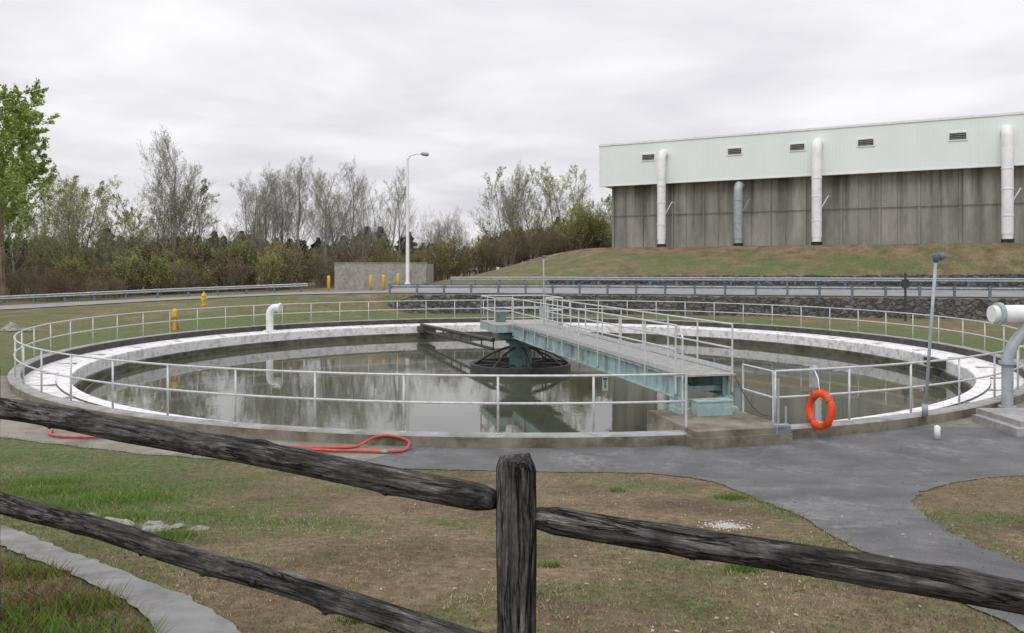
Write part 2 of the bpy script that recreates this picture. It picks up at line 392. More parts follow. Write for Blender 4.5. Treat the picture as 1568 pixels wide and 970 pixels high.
ctr=dens(smoothpts(ctr,2),1.2)
def offset(P,d):
    Q=[]
    for i,p in enumerate(P):
        a=P[max(i-1,0)]; b=P[min(i+1,len(P)-1)]
        t=Vector((b[0]-a[0],b[1]-a[1])).normalized()
        Q.append((p[0]-t.y*d,p[1]+t.x*d))
    return Q
ribbon('road',offset(ctr,-3.2),offset(ctr,3.4),8,.05,M_road)
spur=[(-20,65.5),(-7.5,65.5),(-7.2,69.8),(-15.5,69.8)]
drape('bunker_apron_pavement',spur,1.0,.07,M_path)

# ------------------------------------------------------------------ tank
tank=empty('clarifier_tank')
t=MB()
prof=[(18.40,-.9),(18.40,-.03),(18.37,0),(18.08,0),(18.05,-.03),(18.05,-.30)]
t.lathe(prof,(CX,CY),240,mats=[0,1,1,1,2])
t.build('outer_wall',[M_wallconc,M_kick,M_darkin],parent=tank)
t=MB()
t.lathe([(18.05,-.30),(17.12,-.38),(17.10,-.33),(16.72,-.33),(16.70,-.36),(16.70,-.78),(16.60,-.80)],(CX,CY),240,mats=[0,1,0,0,0,1])
t.lathe([(16.60,-.80),(16.60,-1.3)],(CX,CY),240,mat=1)
t.lathe([(16.35,-1.3),(16.35,-.94),(16.31,-.94),(16.31,-1.3)],(CX,CY),240,mat=1)
t.build('launder_channel',[M_white,M_wetwall],parent=tank)
t=MB()
t.add([(CX+17*math.cos(2*math.pi*i/128),CY+17*math.sin(2*math.pi*i/128),-1.08) for i in range(128)],[tuple(range(128))])
t.build('water',[M_water])
t=MB()
for i in range(36):
    a=math.radians(i*10+3)
    t.box((CX+17.58*math.sin(a),CY-17.58*math.cos(a),-.34),(.05,.9,.045),0,rz=a)
t.build('channel_joints',[M_kick],parent=tank)

DX,DY=.2319,-.9727
Mb=Matrix(((DX,-DY,0,CX),(DY,DX,0,CY),(0,0,1,0),(0,0,0,1)))
plat=MB(); plat.T=Mb
plat.bx(16.35,18.72,-1.2,.8,-.6,.10)
plat.bx(17.9,18.78,-1.25,.85,-.5,-.02)
plat.build('landing_platform',[M_wallconc],parent=tank)

rail=MB()
a0,a1=16.0,9.8+360; n=60
def rp(phi,z,r=18.22):
    a=math.radians(phi); return (CX+r*math.sin(a),CY-r*math.cos(a),z)
for i in range(n+1):
    ph=a0+(a1-a0)*i/n
    rail.tube([rp(ph,0.0),rp(ph,1.14)],.024,8)
    rail.tube([rp(ph,0.0),rp(ph,.02)],.06,8)
for z in(1.14,.60):
    rail.tube([rp(a0+(a1-a0)*i/(n*3),z) for i in range(n*3+1)],.024,8)
rail.build('tank_railing',[M_alu],smooth=True)

# ------------------------------------------------------------------ bridge
br=empty('walkway_bridge')
g=MB(); g.T=Mb
for s in(-.58,.58):
    g.bx(1.2,16.75,s-.012,s+.012,.42,.86)
    g.bx(1.2,16.75,s-.09,s+.09,.86,.885)
    g.bx(1.2,16.75,s-.09,s+.09,.395,.42)
    for k in range(11):
        x=1.6+k*1.5
        g.bx(x,x+.02,s-.085,s+.085,.421,.859)
for k in range(9): 
    x=2+k*1.8; g.bx(x,x+.08,-.565,.565,.5,.62)
g.build('girders',[M_teal],parent=br)
g=MB(); g.T=Mb
g.bx(1.0,16.9,-.66,.66,.89,.93)
g.bx(16.2,16.95,-.7,.7,.10,.20,1); g.bx(16.35,16.8,-.66,-.4,.20,.392,1); g.bx(16.35,16.8,.4,.66,.20,.392,1)
g.bx(17.0,17.32,-.45,.35,.104,.40,1)
g.bx(16.98,17.34,-.47,.37,.40,.43,1)
for k in range(60): g.bx(1.1+k*.26,1.12+k*.26,-.65,.65,.931,.936,3)
g.build('deck',[M_deck,M_teal,M_tealdk,M_pgrey],parent=br)
g=MB(); g.T=Mb
for s in(-.68,.68):
    for k in range(10):
        x=1.5+k*1.69
        g.tube([(x,s,.5),(x,s,2.0)],.022,8)
    for z in(2.0,1.47): g.tube([(1.5,s,z),(16.71,s,z)],.022,8)
    g.bx(1.5,16.7,s-.006,s+.006,.94,1.05)
for s in(-.68,):
    g.tube([(16.71,s,2.0),(16.95,s,1.95),(17.05,s,1.75),(17.05,s,.12)],.022,8)
g.build('bridge_railing',[M_alu],smooth=False,parent=br)
g=MB(); g.T=Mb
g.tube([(18.2,-1.15,.1),(18.2,-1.15,1.14)],.024,8)
g.tube([(18.2,.78,.1),(18.2,.78,1.14),(17.0,.78,1.14),(17.0,.78,.1)],.024,8)
g.tube([(18.2,.78,.6),(17.0,.78,.6)],.024,8)
g.build('landing_railing',[M_alu],parent=br)
g=MB(); g.T=Mb
g.tube([(16.4,.7,1.2)]+[(16.4+1.7*t_,.72,1.2-1.0*math.sin(math.pi*t_*.55)) for t_ in (.1,.2,.3,.45,.6,.75,.9,1.0)],.012,6)
g.build('cable',[M_dark],parent=br)

# ------------------------------------------------------------------ center mechanism
cm=empty('clarifier_drive_mechanism')
g=MB()
c=(CX,CY)
g.lathe([(.48,-1.3),(.48,.05),(.62,.07),(.62,.20),(.85,.22),(.95,.28),(.95,.52),(.85,.6),(.4,.62),(.4,.86)],c,40,mats=[0]*9)
g.tube([(CX-.75,CY-.55,.5),(CX-.75,CY-.55,.86)],.24,16,0)
g.tube([(CX-1.2,CY-.3,.66),(CX-.5,CY-.3,.66)],.17,16,0)
g.build('drive_column',[M_tealdk],parent=cm,autos=40)
g=MB(); g.T=Mb
g.bx(-1.5,1.45,-1.45,1.45,.89,.95,0)
for s in(-1.4,1.4):
    g.bx(-1.5,1.45,s-.05,s+.05,.62,.888,1)
for x in(-1.46,1.40): g.bx(x-.05,x+.05,-1.34,1.34,.63,.885,1)
for s in(-.45,.45):
    g.bx(-1.4,1.34,s-.06,s+.06,.55,.80,1)
g.build('platform',[M_deck,M_teal],parent=cm)
g=MB(); g.T=Mb
A=1.42
per=[(-A,-A),(0,-A),(A,-A),(A,-.7)]; per2=[(A,.7),(A,A),(0,A),(-A,A),(-A,0),(-A,-A)]
for P in(per,per2):
    for x,y in P: g.tube([(x,y,.95),(x,y,2.02)],.026,8)
    for z in(2.02,1.5): g.tube([(x,y,z) for x,y in P],.026,8)
g.build('platform_railing',[M_alu],parent=cm)
g=MB(); g.T=Mb
g.box((-.3,-.8,1.25),(.5,.35,.6),0); g.box((.5,.9,1.4),(.15,.4,.5),1); g.tube([(.5,.9,.95),(.5,.9,1.2)],.04,8,1)
g.build('control_box',[M_tealdk,M_pgrey],parent=cm)
g=MB()
g.lathe([(2.12,-1.25),(2.12,-.78),(2.08,-.76),(2.02,-.78),(2.02,-1.25)],c,64,0)
for k in range(8):
    a=math.radians(k*45+12); ca,sa=math.cos(a),math.sin(a)
    g.tube([(CX+.5*ca,CY+.5*sa,-.1),(CX+1.35*ca,CY+1.35*sa,-.38),(CX+2.05*ca,CY+2.05*sa,-.8)],.045,6,0)
    g.tube([(CX+.5*ca,CY+.5*sa,-.84),(CX+2.05*ca,CY+2.05*sa,-.84)],.04,6,0)
    g.tube([(CX+1.1*ca,CY+1.1*sa,-.28),(CX+1.1*ca,CY+1.1*sa,-.84)],.03,6,0)
g.build('feedwell_ring',[M_dark],parent=cm)
g=MB()
e=(-5.6,49.2); s0=(CX-1.2,CY+2.0)
L=Vector((e[0]-s0[0],e[1]-s0[1],0)); ln=L.length; an=math.atan2(L.y,L.x)
g.tube([(s0[0],s0[1],.0),(e[0],e[1],-.28)],.10,8,0)
g.tube([(s0[0],s0[1],-.4),(e[0],e[1],-.62)],.07,8,0)
for k in range(9):
    tt=k/8; x=s0[0]+(e[0]-s0[0])*tt; y=s0[1]+(e[1]-s0[1])*tt
    g.tube([(x,y,.0-.28*tt),(x,y,-.4-.22*tt)],.035,6,0)
g.box((e[0]+.3,e[1]-.3,-.50),(1.8,.8,.3),0,rz=an)
g.build('skimmer_arm',[M_dark],parent=cm)
g=MB()
ph=math.radians(82)
g.box((CX+16.6*math.sin(ph),CY-16.6*math.cos(ph),-.5),(1.4,.5,.3),0,rz=ph)
g.build('scum_box',[M_dark],parent=tank)

# ------------------------------------------------------------------ pipes & fittings
g=MB()
bx,by=-13.6,44.7
pts=[(bx,by,-.5),(bx,by,.62)]
for k in range(1,8):
    a=math.radians(k*15); pts.append((bx+.42-.42*math.cos(a),by-.1*math.sin(a),.62+.42*math.sin(a)))
g.tube(pts,[.2]*len(pts),16,0); g.lathe([(.34,-.42),(.34,-.25),(.2,-.25)],(bx,by),20,0)
p=pts[-1]; g.tube([p,(p[0]+.10,p[1]-.02,p[2]-.03)],[.27,.27],16,0)
g.build('gooseneck_vent_pipe',[M_pwhite],autos=40)
g=MB()
g.tube([(11.62,19.1,2.15),(11.72,19.1,2.15)],.27,20,1)
g.tube([(11.5,19.1,2.15),(11.62,19.1,2.15)],.2,20,0)
g.tube([(11.72,19.1,2.15),(14,19.3,2.15),(20,19.8,2.15)],.21,20,0)
g.tube([(12.35,19.15,1.99),(12.3,19.15,1.75),(12.0,19.1,1.4),(11.85,19.05,1.1),(11.85,19.05,-.25)],.125,14,2)
g.tube([(11.85,19.05,-.2),(11.85,19.05,-.05)],.2,14,2)
g.tube([(11.85,19.05,.95),(11.85,19.05,1.02)],.19,14,2)
for x in(15,19): g.tube([(x,19.4,-.2),(x,19.4,1.98)],.08,8,2)
g.build('white_process_pipe',[M_pwhite,M_teal,M_pgrey],autos=40)
g=MB(); n1,n2=40,16; R0,r0=.33,.078
vs=[];fs=[];
for i in range(n1):
    a=2*math.pi*i/n1
    for j in range(n2):
        b=2*math.pi*j/n2; rr=R0+r0*math.cos(b)
        vs.append((rr*math.cos(a),r0*.8*math.sin(b),rr*math.sin(a)))
Rm=Matrix.Rotation(math.radians(-72),3,'Z')@Matrix.Rotation(math.radians(-7),3,'X')
o=Vector((6.28,16.22,.36))
vs=[o+Rm@Vector(v) for v in vs]
for i in range(n1):
    for j in range(n2):
        fs.append((i*n2+j,i*n2+(j+1)%n2,((i+1)%n1)*n2+(j+1)%n2,((i+1)%n1)*n2+j))
g.add(vs,fs,0)
for k in range(4):
    ang=math.radians(45+90*k); seg=[]
    for q in(-.12,-.05,.05,.12):
        seg.append(o+Rm@Vector((R0*math.cos(ang+q),0,R0*math.sin(ang+q))))
    g.tube(seg,.082,16,1,cap=False)
rope=[o+Rm@Vector(((R0+.1+.03*math.sin(8*math.radians(x)))*math.cos(math.radians(x)),-.02,(R0+.1+.03*math.sin(8*math.radians(x)))*math.sin(math.radians(x)))) for x in range(0,361,10)]
g.tube(rope,.006,5,0)
g.tube([o+Vector((0,.03,.33)),o+Vector((0,.12,.62)),o+Vector((0,.3,.76))],.012,6,2)
g.build('life_ring',[M_orange,M_oband,M_pwhite],smooth=True)
g=MB()
q=(6.35,16.75)
g.tube([(q[0],q[1],0),(q[0],q[1],1.3)],.03,8,0)
g.tube([(q[0],q[1],.75),(q[0],q[1],1.15),(q[0],q[1],1.22)],[.1,.1,.04],12,1)
g.box((q[0],q[1],1.27),(.25,.06,.05),0)
g.build('ring_buoy_stand',[M_pgrey,M_pgrey])
g=MB()
g.box((5.35,15.80,.02),(.32,.14,.26),0,rz=.28); g.box((5.36,15.78,.02),(.26,.16,.2),1,rz=.28)
g.tube([(5.3,15.85,-.24),(5.3,15.85,1.05)],.025,8,0); g.tube([(5.45,15.85,-.24),(5.45,15.85,.5)],.02,8,0)
g.box((5.3,15.75,-.13),(.16,.12,.2),1,rz=.2)
g.build('electrical_box',[M_pgrey,M_bluepost])
g=MB()
sp=rp(4.6,.98,18.26)
g.box(sp,(.11,.012,.26),0,rz=math.radians(4.6))
g.box((sp[0],sp[1]-.012,sp[2]+.02),(.035,.008,.10),1); 
g.add([(sp[0]-.04,sp[1]-.014,sp[2]-.03),(sp[0]+.04,sp[1]-.014,sp[2]-.03),(sp[0],sp[1]-.014,sp[2]-.10)],[(0,1,2)],1)
g.box((sp[0],sp[1]-.012,sp[2]+.1),(.08,.008,.04),2)
g.build('safety_sign',[M_pgrey,M_green,M_dark])
def postlamp(x,y,z0,z1,lean,name,sw=.03):
    g=MB()
    g.tube([(x,y,z0),(x+lean*.5,y,(z0+z1)/2),(x+lean,y,z1-.15)],sw,10,0)
    g.tube([(x,y,z0),(x,y,z0+.25)],sw*1.9,10,0)
    tx=x+lean
    g.tube([(tx,y,z1-.2),(tx,y,z1-.05),(tx,y,z1)],[.05,.08,.06],12,1)
    g.tube([(tx,y,z1-.05),(tx+.12,y-.02,z1-.06),(tx+.16,y-.03,z1-.12)],[.04,.075,.09],12,1)
    g.build(name,[M_pgrey,M_bluepost],smooth=True)
postlamp(9.1,17.55,0,3.58,.24,'area_light_post',.034)
postlamp(2.1,52.3,-.05,4.05,-.03,'area_light_post',.05)
g=MB()
x,y=24.3,49.2
g.tube([(x,y,h(x,y)),(x,y,h(x,y)+3.0)],.07,8,0); g.box((x,y,h(x,y)+2.3),(.35,.2,.5),0); g.build('control_post',[M_dark])
g=MB(); x,y=-8.85,67.5; z=h(x,y)
g.tube([(x,y,z),(x,y,z+10.9)],[.17,.10],12,0)
g.tube([(x,y,z),(x,y,z+.4)],.25,12,0)
g.tube([(x,y,z+10.8),(x+.25,y,z+11.15),(x+.8,y,z+11.3),(x+1.2,y,z+11.28)],[.07,.06,.05,.05],10,0)
g.tube([(x+1.1,y,z+11.3),(x+1.25,y,z+11.3),(x+1.7,y,z+11.24),(x+1.8,y,z+11.2)],[.06,.16,.17,.08],12,1)
g.build('street_lamp',[M_pwhite,M_pgrey],autos=40)
# ------------------------------------------------------------------ bunker & bollards
g=MB(); zb=1.2
x0,x1=-15.6,-7.5
g.bx(x0,x1,70.0,70.35,zb-.5,3.63); g.bx(x1-.33,x1,70.36,76,zb-.5,3.60); g.bx(x0,x0+.33,70.36,76,zb-.5,3.60)
g.bx(x0-.05,x1+.05,69.96,70.42,3.633,3.70)
g.bx(x1-1.2,x1+.02,69.2,69.97,zb-.3,3.2)
g.build('concrete_bunker_wall',[M_conc])
for bx_,by_ in((-15.4,66.9),(-12.0,67.6),(-10.9,67.6),(-9.75,68.2)):
    g=MB(); z=h(bx_,by_); g.tube([(bx_,by_,z-.1),(bx_,by_,z+1.25),(bx_,by_,z+1.33),(bx_,by_,z+1.36)],[.13,.13,.09,.01],12,0)
    g.build('bollard',[M_yel],smooth=True)
def hydrant(x,y):
    g=MB(); z=h(x,y)
    g.lathe([(.2,z),(.2,z+.06),(.13,z+.07),(.13,z+.6),(.17,z+.62),(.17,z+.68),(.13,z+.78),(.05,z+.86),(.05,z+.93),(.001,z+.94)],(x,y),16,0)
    g.tube([(x-.24,y,z+.48),(x+.24,y,z+.48)],.065,10,0); g.tube([(x,y-.26,z+.42),(x,y,z+.42)],.085,10,0)
    g.build('fire_hydrant',[M_yel],autos=40)
hydrant(-20.5,53)
g=MB(); x,y=-17.9,42.3; z=h(x,y)
g.tube([(x,y,z),(x,y,z+1.0)],.09,10,0)
g.tube([(x-.02,y,z+1.0),(x,y,z+1.15)],[.12,.05],10,0)
for dx,dy in((-.3,-.15),(.28,-.15),(0,.3)): g.tube([(x+dx,y+dy,z),(x,y,z+.85)],.035,6,1)
g.box((x+.02,y-.1,z+.85),(.24,.2,.3),0)
g.build('valve_stand',[M_yel,M_oband])
# ------------------------------------------------------------------ hose
def spline(P,n=10):
    P=[Vector(p) for p in P]; Q=[]
    for i in range(len(P)-1):
        p0=P[max(i-1,0)];p1=P[i];p2=P[i+1];p3=P[min(i+2,len(P)-1)]
        for k in range(n):
            t=k/n; Q.append(.5*((2*p1)+(-p0+p2)*t+(2*p0-5*p1+4*p2-p3)*t*t+(-p0+3*p1-3*p2+p3)*t**3))
    return Q+[P[-1]]
hp=[(-9.75,16.9),(-9.6,16.55),(-9.3,16.3),(-8.8,16.2),(-8.2,16.25),(-7.3,16.25),(-6.45,16.02),(-5.5,15.68),(-4.6,15.40),(-3.9,15.27),(-3.4,15.27),(-3.0,15.38),(-2.65,15.6,-.05),(-2.3,15.58,-.04),(-2.0,15.4,-.1),(-2.02,15.05),(-2.3,14.9),(-2.8,14.93),(-3.3,14.98),(-3.9,15.1),(-4.6,15.27),(-5.5,15.55),(-6.4,15.9),(-7.3,16.12)]
P=[]
for p in hp:
    z=h(p[0],p[1])+.05 if len(p)==2 else p[2]
    P.append((p[0],p[1],z))
g=MB(); g.tube(spline(P),.028,8,0); 
g.tube([(-2.32,14.89,-.185),(-2.5,14.91,-.185)],.036,8,1)
g.build('red_hose',[M_red,M_galv],smooth=True)
# ------------------------------------------------------------------ retaining wall, guardrails
def wallstrip(name,xs,yfun,zb,zt,th):
    g=MB(); rnd=random.Random(3)
    prev=None
    for i,x in enumerate(xs):
        y=float(yfun(x)); b=zb(x,y); tt=zt(x,y)+rnd.uniform(-.05,.05); d=rnd.uniform(-.04,.04)
        cur=[(x,y-th/2+d,b),(x,y-th/2+d*.4,tt-.05),(x,y-th/2+.08,tt),(x,y+th/2,tt),(x,y+th/2,b)]
        if prev:
            g.add(prev+cur,[(k,k+5,k+6,k+1) for k in range(4)],0)
        else: g.add(cur,[(0,1,2,3,4)],0)
        prev=cur
    g.add(prev,[(4,3,2,1,0)],0)
    g.build(name,[M_stone])
xs=np.arange(-10.5,75,.5)
wallstrip('stone_retaining_wall',xs,lambda x:YW(x)+.2,lambda x,y:-.6,lambda x,y:1.28 if x>-7 else 1.28-.3*(-7-x),.75)
xs=np.arange(3,80,.5)
wallstrip('low_stone_wall',xs,lambda x:YW(x)+8.7,lambda x,y:.8,lambda x,y:h(x,y+.8)+.12,.6)
def guardrail(name,P,side):
    g=MB(); P=dens(P,.5); 
    beam=[]
    for i,p in enumerate(P):
        z=h(*p); beam.append((p[0],p[1],z))
    prof=[(-.02,.48),(.04,.53),(-.03,.60),(-.03,.62),(.04,.70),(-.02,.76)]
    OP=offset(P,1.0)
    rows=[]
    for i,p in enumerate(P):
        n_=Vector((OP[i][0]-p[0],OP[i][1]-p[1])).normalized()*side
        rows.append([(p[0]+n_.x*a,p[1]+n_.y*a,beam[i][2]+b) for a,b in prof])
    k=len(prof)
    vs=[v for r in rows for v in r]
    g.add(vs,[(i*k+j,(i+1)*k+j,(i+1)*k+j+1,i*k+j+1) for i in range(len(rows)-1) for j in range(k-1)],0)
    for i in range(0,len(P),4):
        x,y,z=beam[i]; n_=Vector((OP[i][0]-x,OP[i][1]-y)).normalized()*side
        g.box((x-n_.x*.14,y-n_.y*.14,z+.3),(.15,.15,.95),1,rz=math.atan2(n_.y,n_.x))
    g.build(name,[M_galv,M_bluepost])
gr1=[(x,float(YW(x))+1.25) for x in np.arange(-9,76,1.0)]
guardrail('guardrail',gr1,1)
gl=[p for p in offset(ctr,4.0) if p[0]<-16.5]
guardrail('guardrail',gl,-1)
gr2=[(x,float(YW(x))+7.6) for x in np.arange(-5,76,1.0)]
guardrail('guardrail',gr2,-1)
# ------------------------------------------------------------------ building
bld=empty('industrial_building',(8.8,80.0,0),math.atan2(-.4726,.8813))
LN=75
g=MB()
g.bx(1.0,LN,.9,26,3.2,11.6,0)
x=1.0
while x<LN:
    g.bx(x,x+.22,.82,.895,3.6,11.35,0)
    g.bx(x+.222,x+.26,.885,.899,3.6,11.3,1)
    g.bx(x+1.5,x+1.53,.89,.899,3.6,11.3,1)
    x+=3.05
g.bx(.98,LN,.80,.819,8.38,8.44,1)
g.bx(.9,LN,.55,.90,3.6,5.15,2)
g.build('precast_walls',[M_stained,M_joint,M_conc],parent=bld)
g=MB()
g.bx(0,LN,0,27,11.45,15.42,0)
g.build('upper_siding',[M_siding],parent=bld)
g=MB()
g.bx(-.06,LN+.1,-.08,27.1,15.42,15.6,0); g.bx(-.04,LN,-.05,.3,11.36,11.448,0); g.bx(-.05,.12,-.04,.0,11.45,15.41,0)
g.build('roof_trim',[M_pwhite],parent=bld)
g=MB()
for u in(5.1,13.4,18.9,24.5,31.4,38,45,52):
    g.bx(u-.72,u+.72,-.07,.02,13.62,14.38,0)
    g.bx(u-.60,u+.60,-.085,-.071,13.74,14.26,1)
    for z in(13.8,13.95,14.1): g.box((u-.02,-.11,z),(1.16,.05,.03),2,R=Matrix.Rotation(.5,3,'X'))
g.build('louver_windows',[M_pwhite,M_darkin,M_pgrey],parent=bld)
def duct(u,top,r,m,name):
    g=MB(); yb=-.95 if top>12 else -.2
    pts=[(u,.2 if top>12 else .8,top),(u,yb+.6,top),(u,yb+.3,top-.08),(u,yb+.08,top-.3),(u,yb,top-.6),(u,yb,8.5),(u,yb,5.9)]
    g.tube(pts,r,18,0); g.tube([(u,yb,5.9),(u,yb,4.4)],r*.92,18,0)
    g.tube([(u,yb,5.5),(u,yb,5.0)],r*1.08,18,1)
    for z in(7.3,9.4,11.0): 
        if z<top-1: g.tube([(u,yb,z),(u,yb,z+.1)],r*1.08,18,0)
    g.box((u,(yb+.7)/2,6.3),(.1,abs(.7-yb),.1),2)
    g.tube([(u+.25,yb+.3,8.3),(u+.9,yb+.4,9.5)],.05,6,0)
    g.tube([(u+.9,yb+.4,9.5),(u+.9,.6,9.5)],.05,6,0)
    g.build(name,[m,M_black,M_pgrey],parent=bld,autos=40)
duct(6.7,14.2,.40,M_pwhite,'exhaust_duct')
duct(20.65,14.2,.42,M_pwhite,'exhaust_duct_b')
duct(34.8,14.2,.42,M_pwhite,'exhaust_duct_c')
duct(49,14.2,.42,M_pwhite,'exhaust_duct_d')
duct(13.75,10.9,.40,M_pgrey,'grey_duct')
# ------------------------------------------------------------------ right slab
g=MB()
g.bx(10.6,16.5,16.6,18.2,-.5,.05,0); g.bx(10.4,10.9,16.4,18.0,-.5,-.06,0)
g.build('concrete_slab',[M_kick])
g=MB()
g.tube([(8.65,16.2,-.22),(8.65,16.2,.02),(8.65,16.2,.05)],[.06,.06,.02],10,0); g.build('vent_cap',[M_pwhite],smooth=True)
# ------------------------------------------------------------------ rocks
def rock(name,x,y,s,fl=.6,m=M_rock,rnd=random.Random(5)):
    bm=bmesh.new(); bmesh.ops.create_icosphere(bm,subdivisions=2,radius=1)
    off=rnd.uniform(0,50)
    for v in bm.verts:
        n_=1+.35*math.sin(v.co.x*2.3+off)*math.cos(v.co.y*2.9+off*1.3)+.2*math.sin(v.co.z*5+off)
        v.co*=n_; v.co.z*=fl
    me=bpy.data.meshes.new(name); bm.to_mesh(me); bm.free(); me.materials.append(m)
    ob=bpy.data.objects.new(name,me); COL.objects.link(ob); ob.location=(x,y,h(x,y)+s*fl*.1); ob.scale=(s,s*.8,s); ob.rotation_euler=(0,0,rnd.uniform(0,6))
rr=random.Random(11)
for x,y,s in((-4.75,8.55,.11),(-4.6,8.75,.09),(-4.1,8.2,.13),(-3.95,8.1,.10),(-3.6,8.0,.1),(-3.5,7.85,.12),(-3.35,7.95,.08),(-3.1,7.9,.08),(-4.3,8.3,.07)):
    rock('rock',x,y,s,.5)
for k in range(9): rock('rock',-26+rr.uniform(-2.2,2.2),41.5+rr.uniform(-1,1),rr.uniform(.25,.6),.6)
g=MB()
for k in range(420):
    a=rr.uniform(0,6.28); d=abs(rr.gauss(0,.36)); x=2.1+d*.34*math.cos(a)+.1; y=8.1+d*.4*math.sin(a); s=rr.uniform(.004,.012); z=h(x,y)
    g.add([(x-s,y-s,z),(x+s,y-s*.6,z),(x+s*.7,y+s,z),(x-s,y+s*.8,z),(x,y,z+s*1.2)],[(0,1,4),(1,2,4),(2,3,4),(3,0,4)],0)
g.build('pale_gravel_patch',[mat('pale_gravel',(.45,.44,.42),(.62,.61,.59),9,.9,0,0)])
# ------------------------------------------------------------------ rail fence
def log(name,p0,p1,r,parent,seed):
    p0=Vector(p0);p1=Vector(p1);L=(p1-p0).length; rnd=random.Random(seed)
    bm=MB(); N=160; n=44; vs=[]
    bend=[rnd.uniform(-.02,.02),rnd.uniform(-.012,.012)]
    kn=[(rnd.uniform(.1,.9)*L,rnd.uniform(0,6.28),rnd.uniform(.005,.010)) for _ in range(12)]
    ks=[rnd.uniform(0,6) for _ in range(6)]
    # real drying splits running along the log
    sp_=[(rnd.uniform(0,6.28),rnd.uniform(.0,.7)*L,rnd.uniform(.3,1.1),rnd.uniform(-.25,.25)) for _ in range(9)]
    for i in range(N+1):
        t=i/N; x=t*L; e=min(x,L-x)
        rad=r*(1-.06*math.sin(t*3+ks[0]))
        if e<.09: rad*=.62+.38*(e/.09)**.7
        cy=bend[0]*math.sin(math.pi*t)+.004*math.sin(x*5+ks[1]); cz=bend[1]*math.sin(math.pi*t)+.005*math.sin(x*4+ks[2])
        for j in range(n):
            a=2*math.pi*j/n
            rr_=rad*(1+.04*math.sin(2*a+ks[3]+x*.5)+.03*math.sin(3*a+ks[4]+x)+.014*math.sin(9*a+x*2+ks[5])+.010*math.sin(15*a-x*3)+.008*math.sin(21*a+x*7))
            for sa,s0_,sl_,sw_ in sp_:
                if s0_<x<s0_+sl_:
                    da=(a-sa-sw_*(x-s0_)+math.pi)%(2*math.pi)-math.pi
                    if abs(da)<.12: rr_-=.009*math.sin(math.pi*(x-s0_)/sl_)*(1-abs(da)/.12)
            for kx,ka,kh in kn:
                da=(a-ka+math.pi)%(2*math.pi)-math.pi
                dd=((x-kx)/.05)**2+(da/.45)**2
                if dd<6: rr_+=kh*math.exp(-dd)
            vs.append((x,cy+rr_*math.cos(a),cz+rr_*math.sin(a)))
    fs=[(i*n+j,i*n+(j+1)%n,(i+1)*n+(j+1)%n,(i+1)*n+j) for i in range(N) for j in range(n)]
    fs.append(tuple(range(n))); fs.append(tuple(N*n+j for j in range(n)))
    bm.add(vs,fs,0)
    for kx,ka,kh in kn[:8]:
        c_=Vector((kx,(r+kh*.55)*math.cos(ka),(r+kh*.55)*math.sin(ka))); d_=Vector((0,math.cos(ka),math.sin(ka)))
        bm.tube([c_-d_*.02,c_+d_*.0015],[.013,.011],10,1)
    ob=bm.build(name,[M_woodX,M_black],smooth=True,parent=parent)
    ob.matrix_world=Matrix.Translation(p0)@(p1-p0).to_track_quat('X','Z').to_matrix().to_4x4()
    return ob
def fpost(name,x,y,z0,z1,w,parent,seed,rz=.12):
    rnd=random.Random(seed); bm=MB(); n=48; N=70; vs=[]
    ks=[rnd.uniform(0,6) for _ in range(4)]
    sp_=[(rnd.uniform(-2.6,-.5),rnd.uniform(.3,1),rnd.uniform(.25,.6)) for _ in range(5)]
    for i in range(N+1):
        t=i/N; z=(z1-z0)*t; e=(z1-z0)-z
        s=w/2
        if e<.03: s*=.80+.20*(e/.03)
        for j in range(n):
            a=2*math.pi*j/n
            c_,s_=math.cos(a),math.sin(a); rr_=s/((abs(c_)**5+abs(s_)**5)**.2)
            rr_*=1+.02*math.sin(a*3+z*3+ks[0])+.012*math.sin(a*11+z*2+ks[1])+.015*math.sin(z*9+ks[2])+.008*math.sin(a*19+z*3)
            for sa,sz0,sl_ in sp_:
                q=(z-sz0)/sl_
                if 0<q<1 and abs(a-2*math.pi-sa)<.11: rr_-=.010*math.sin(math.pi*q)
            vs.append((rr_*c_,rr_*s_,z+(.008*math.sin(a*2+1) if e<.001 else 0)))
    fs=[(i*n+j,i*n+(j+1)%n,(i+1)*n+(j+1)%n,(i+1)*n+j) for i in range(N) for j in range(n)]
    o=len(vs); vs.append((0,0,z1-z0+.012)); fs+=[(N*n+j,N*n+(j+1)%n,o) for j in range(n)]
    bm.add(vs,fs,0)
    ob=bm.build(name,[M_woodZ,M_black],smooth=True,parent=parent); ob.location=(x,y,z0); ob.rotation_euler=(0,0,rz)
fe=empty('split_rail_fence')
fpost('post_1',.015,3.0,1.2,2.545,.142,fe,1)
fpost('post_2',-3.02,4.55,1.0,2.72,.15,fe,2,.4)
fpost('post_3',2.95,2.3,1.2,2.26,.15,fe,3,-.2)
fpost('post_4',-5.9,6.2,.8,2.4,.15,fe,4,.4)
log('rail_upper_a',(-3.05,4.56,2.475),(-.06,3.0,2.385),.056,fe,5)
log('rail_lower_a',(-3.05,4.55,1.955),(.0,3.0,1.80),.052,fe,6)
log('rail_upper_b',(.075,2.99,2.325),(2.93,2.3,2.06),.052,fe,8)
log('rail_lower_b',(.03,2.99,1.78),(2.93,2.3,1.55),.052,fe,9)
log('rail_upper_c',(-3.0,4.56,2.36),(-5.9,6.2,2.1),.053,fe,10)
log('rail_lower_c',(-3.0,4.56,1.85),(-5.9,6.2,1.6),.053,fe,12)
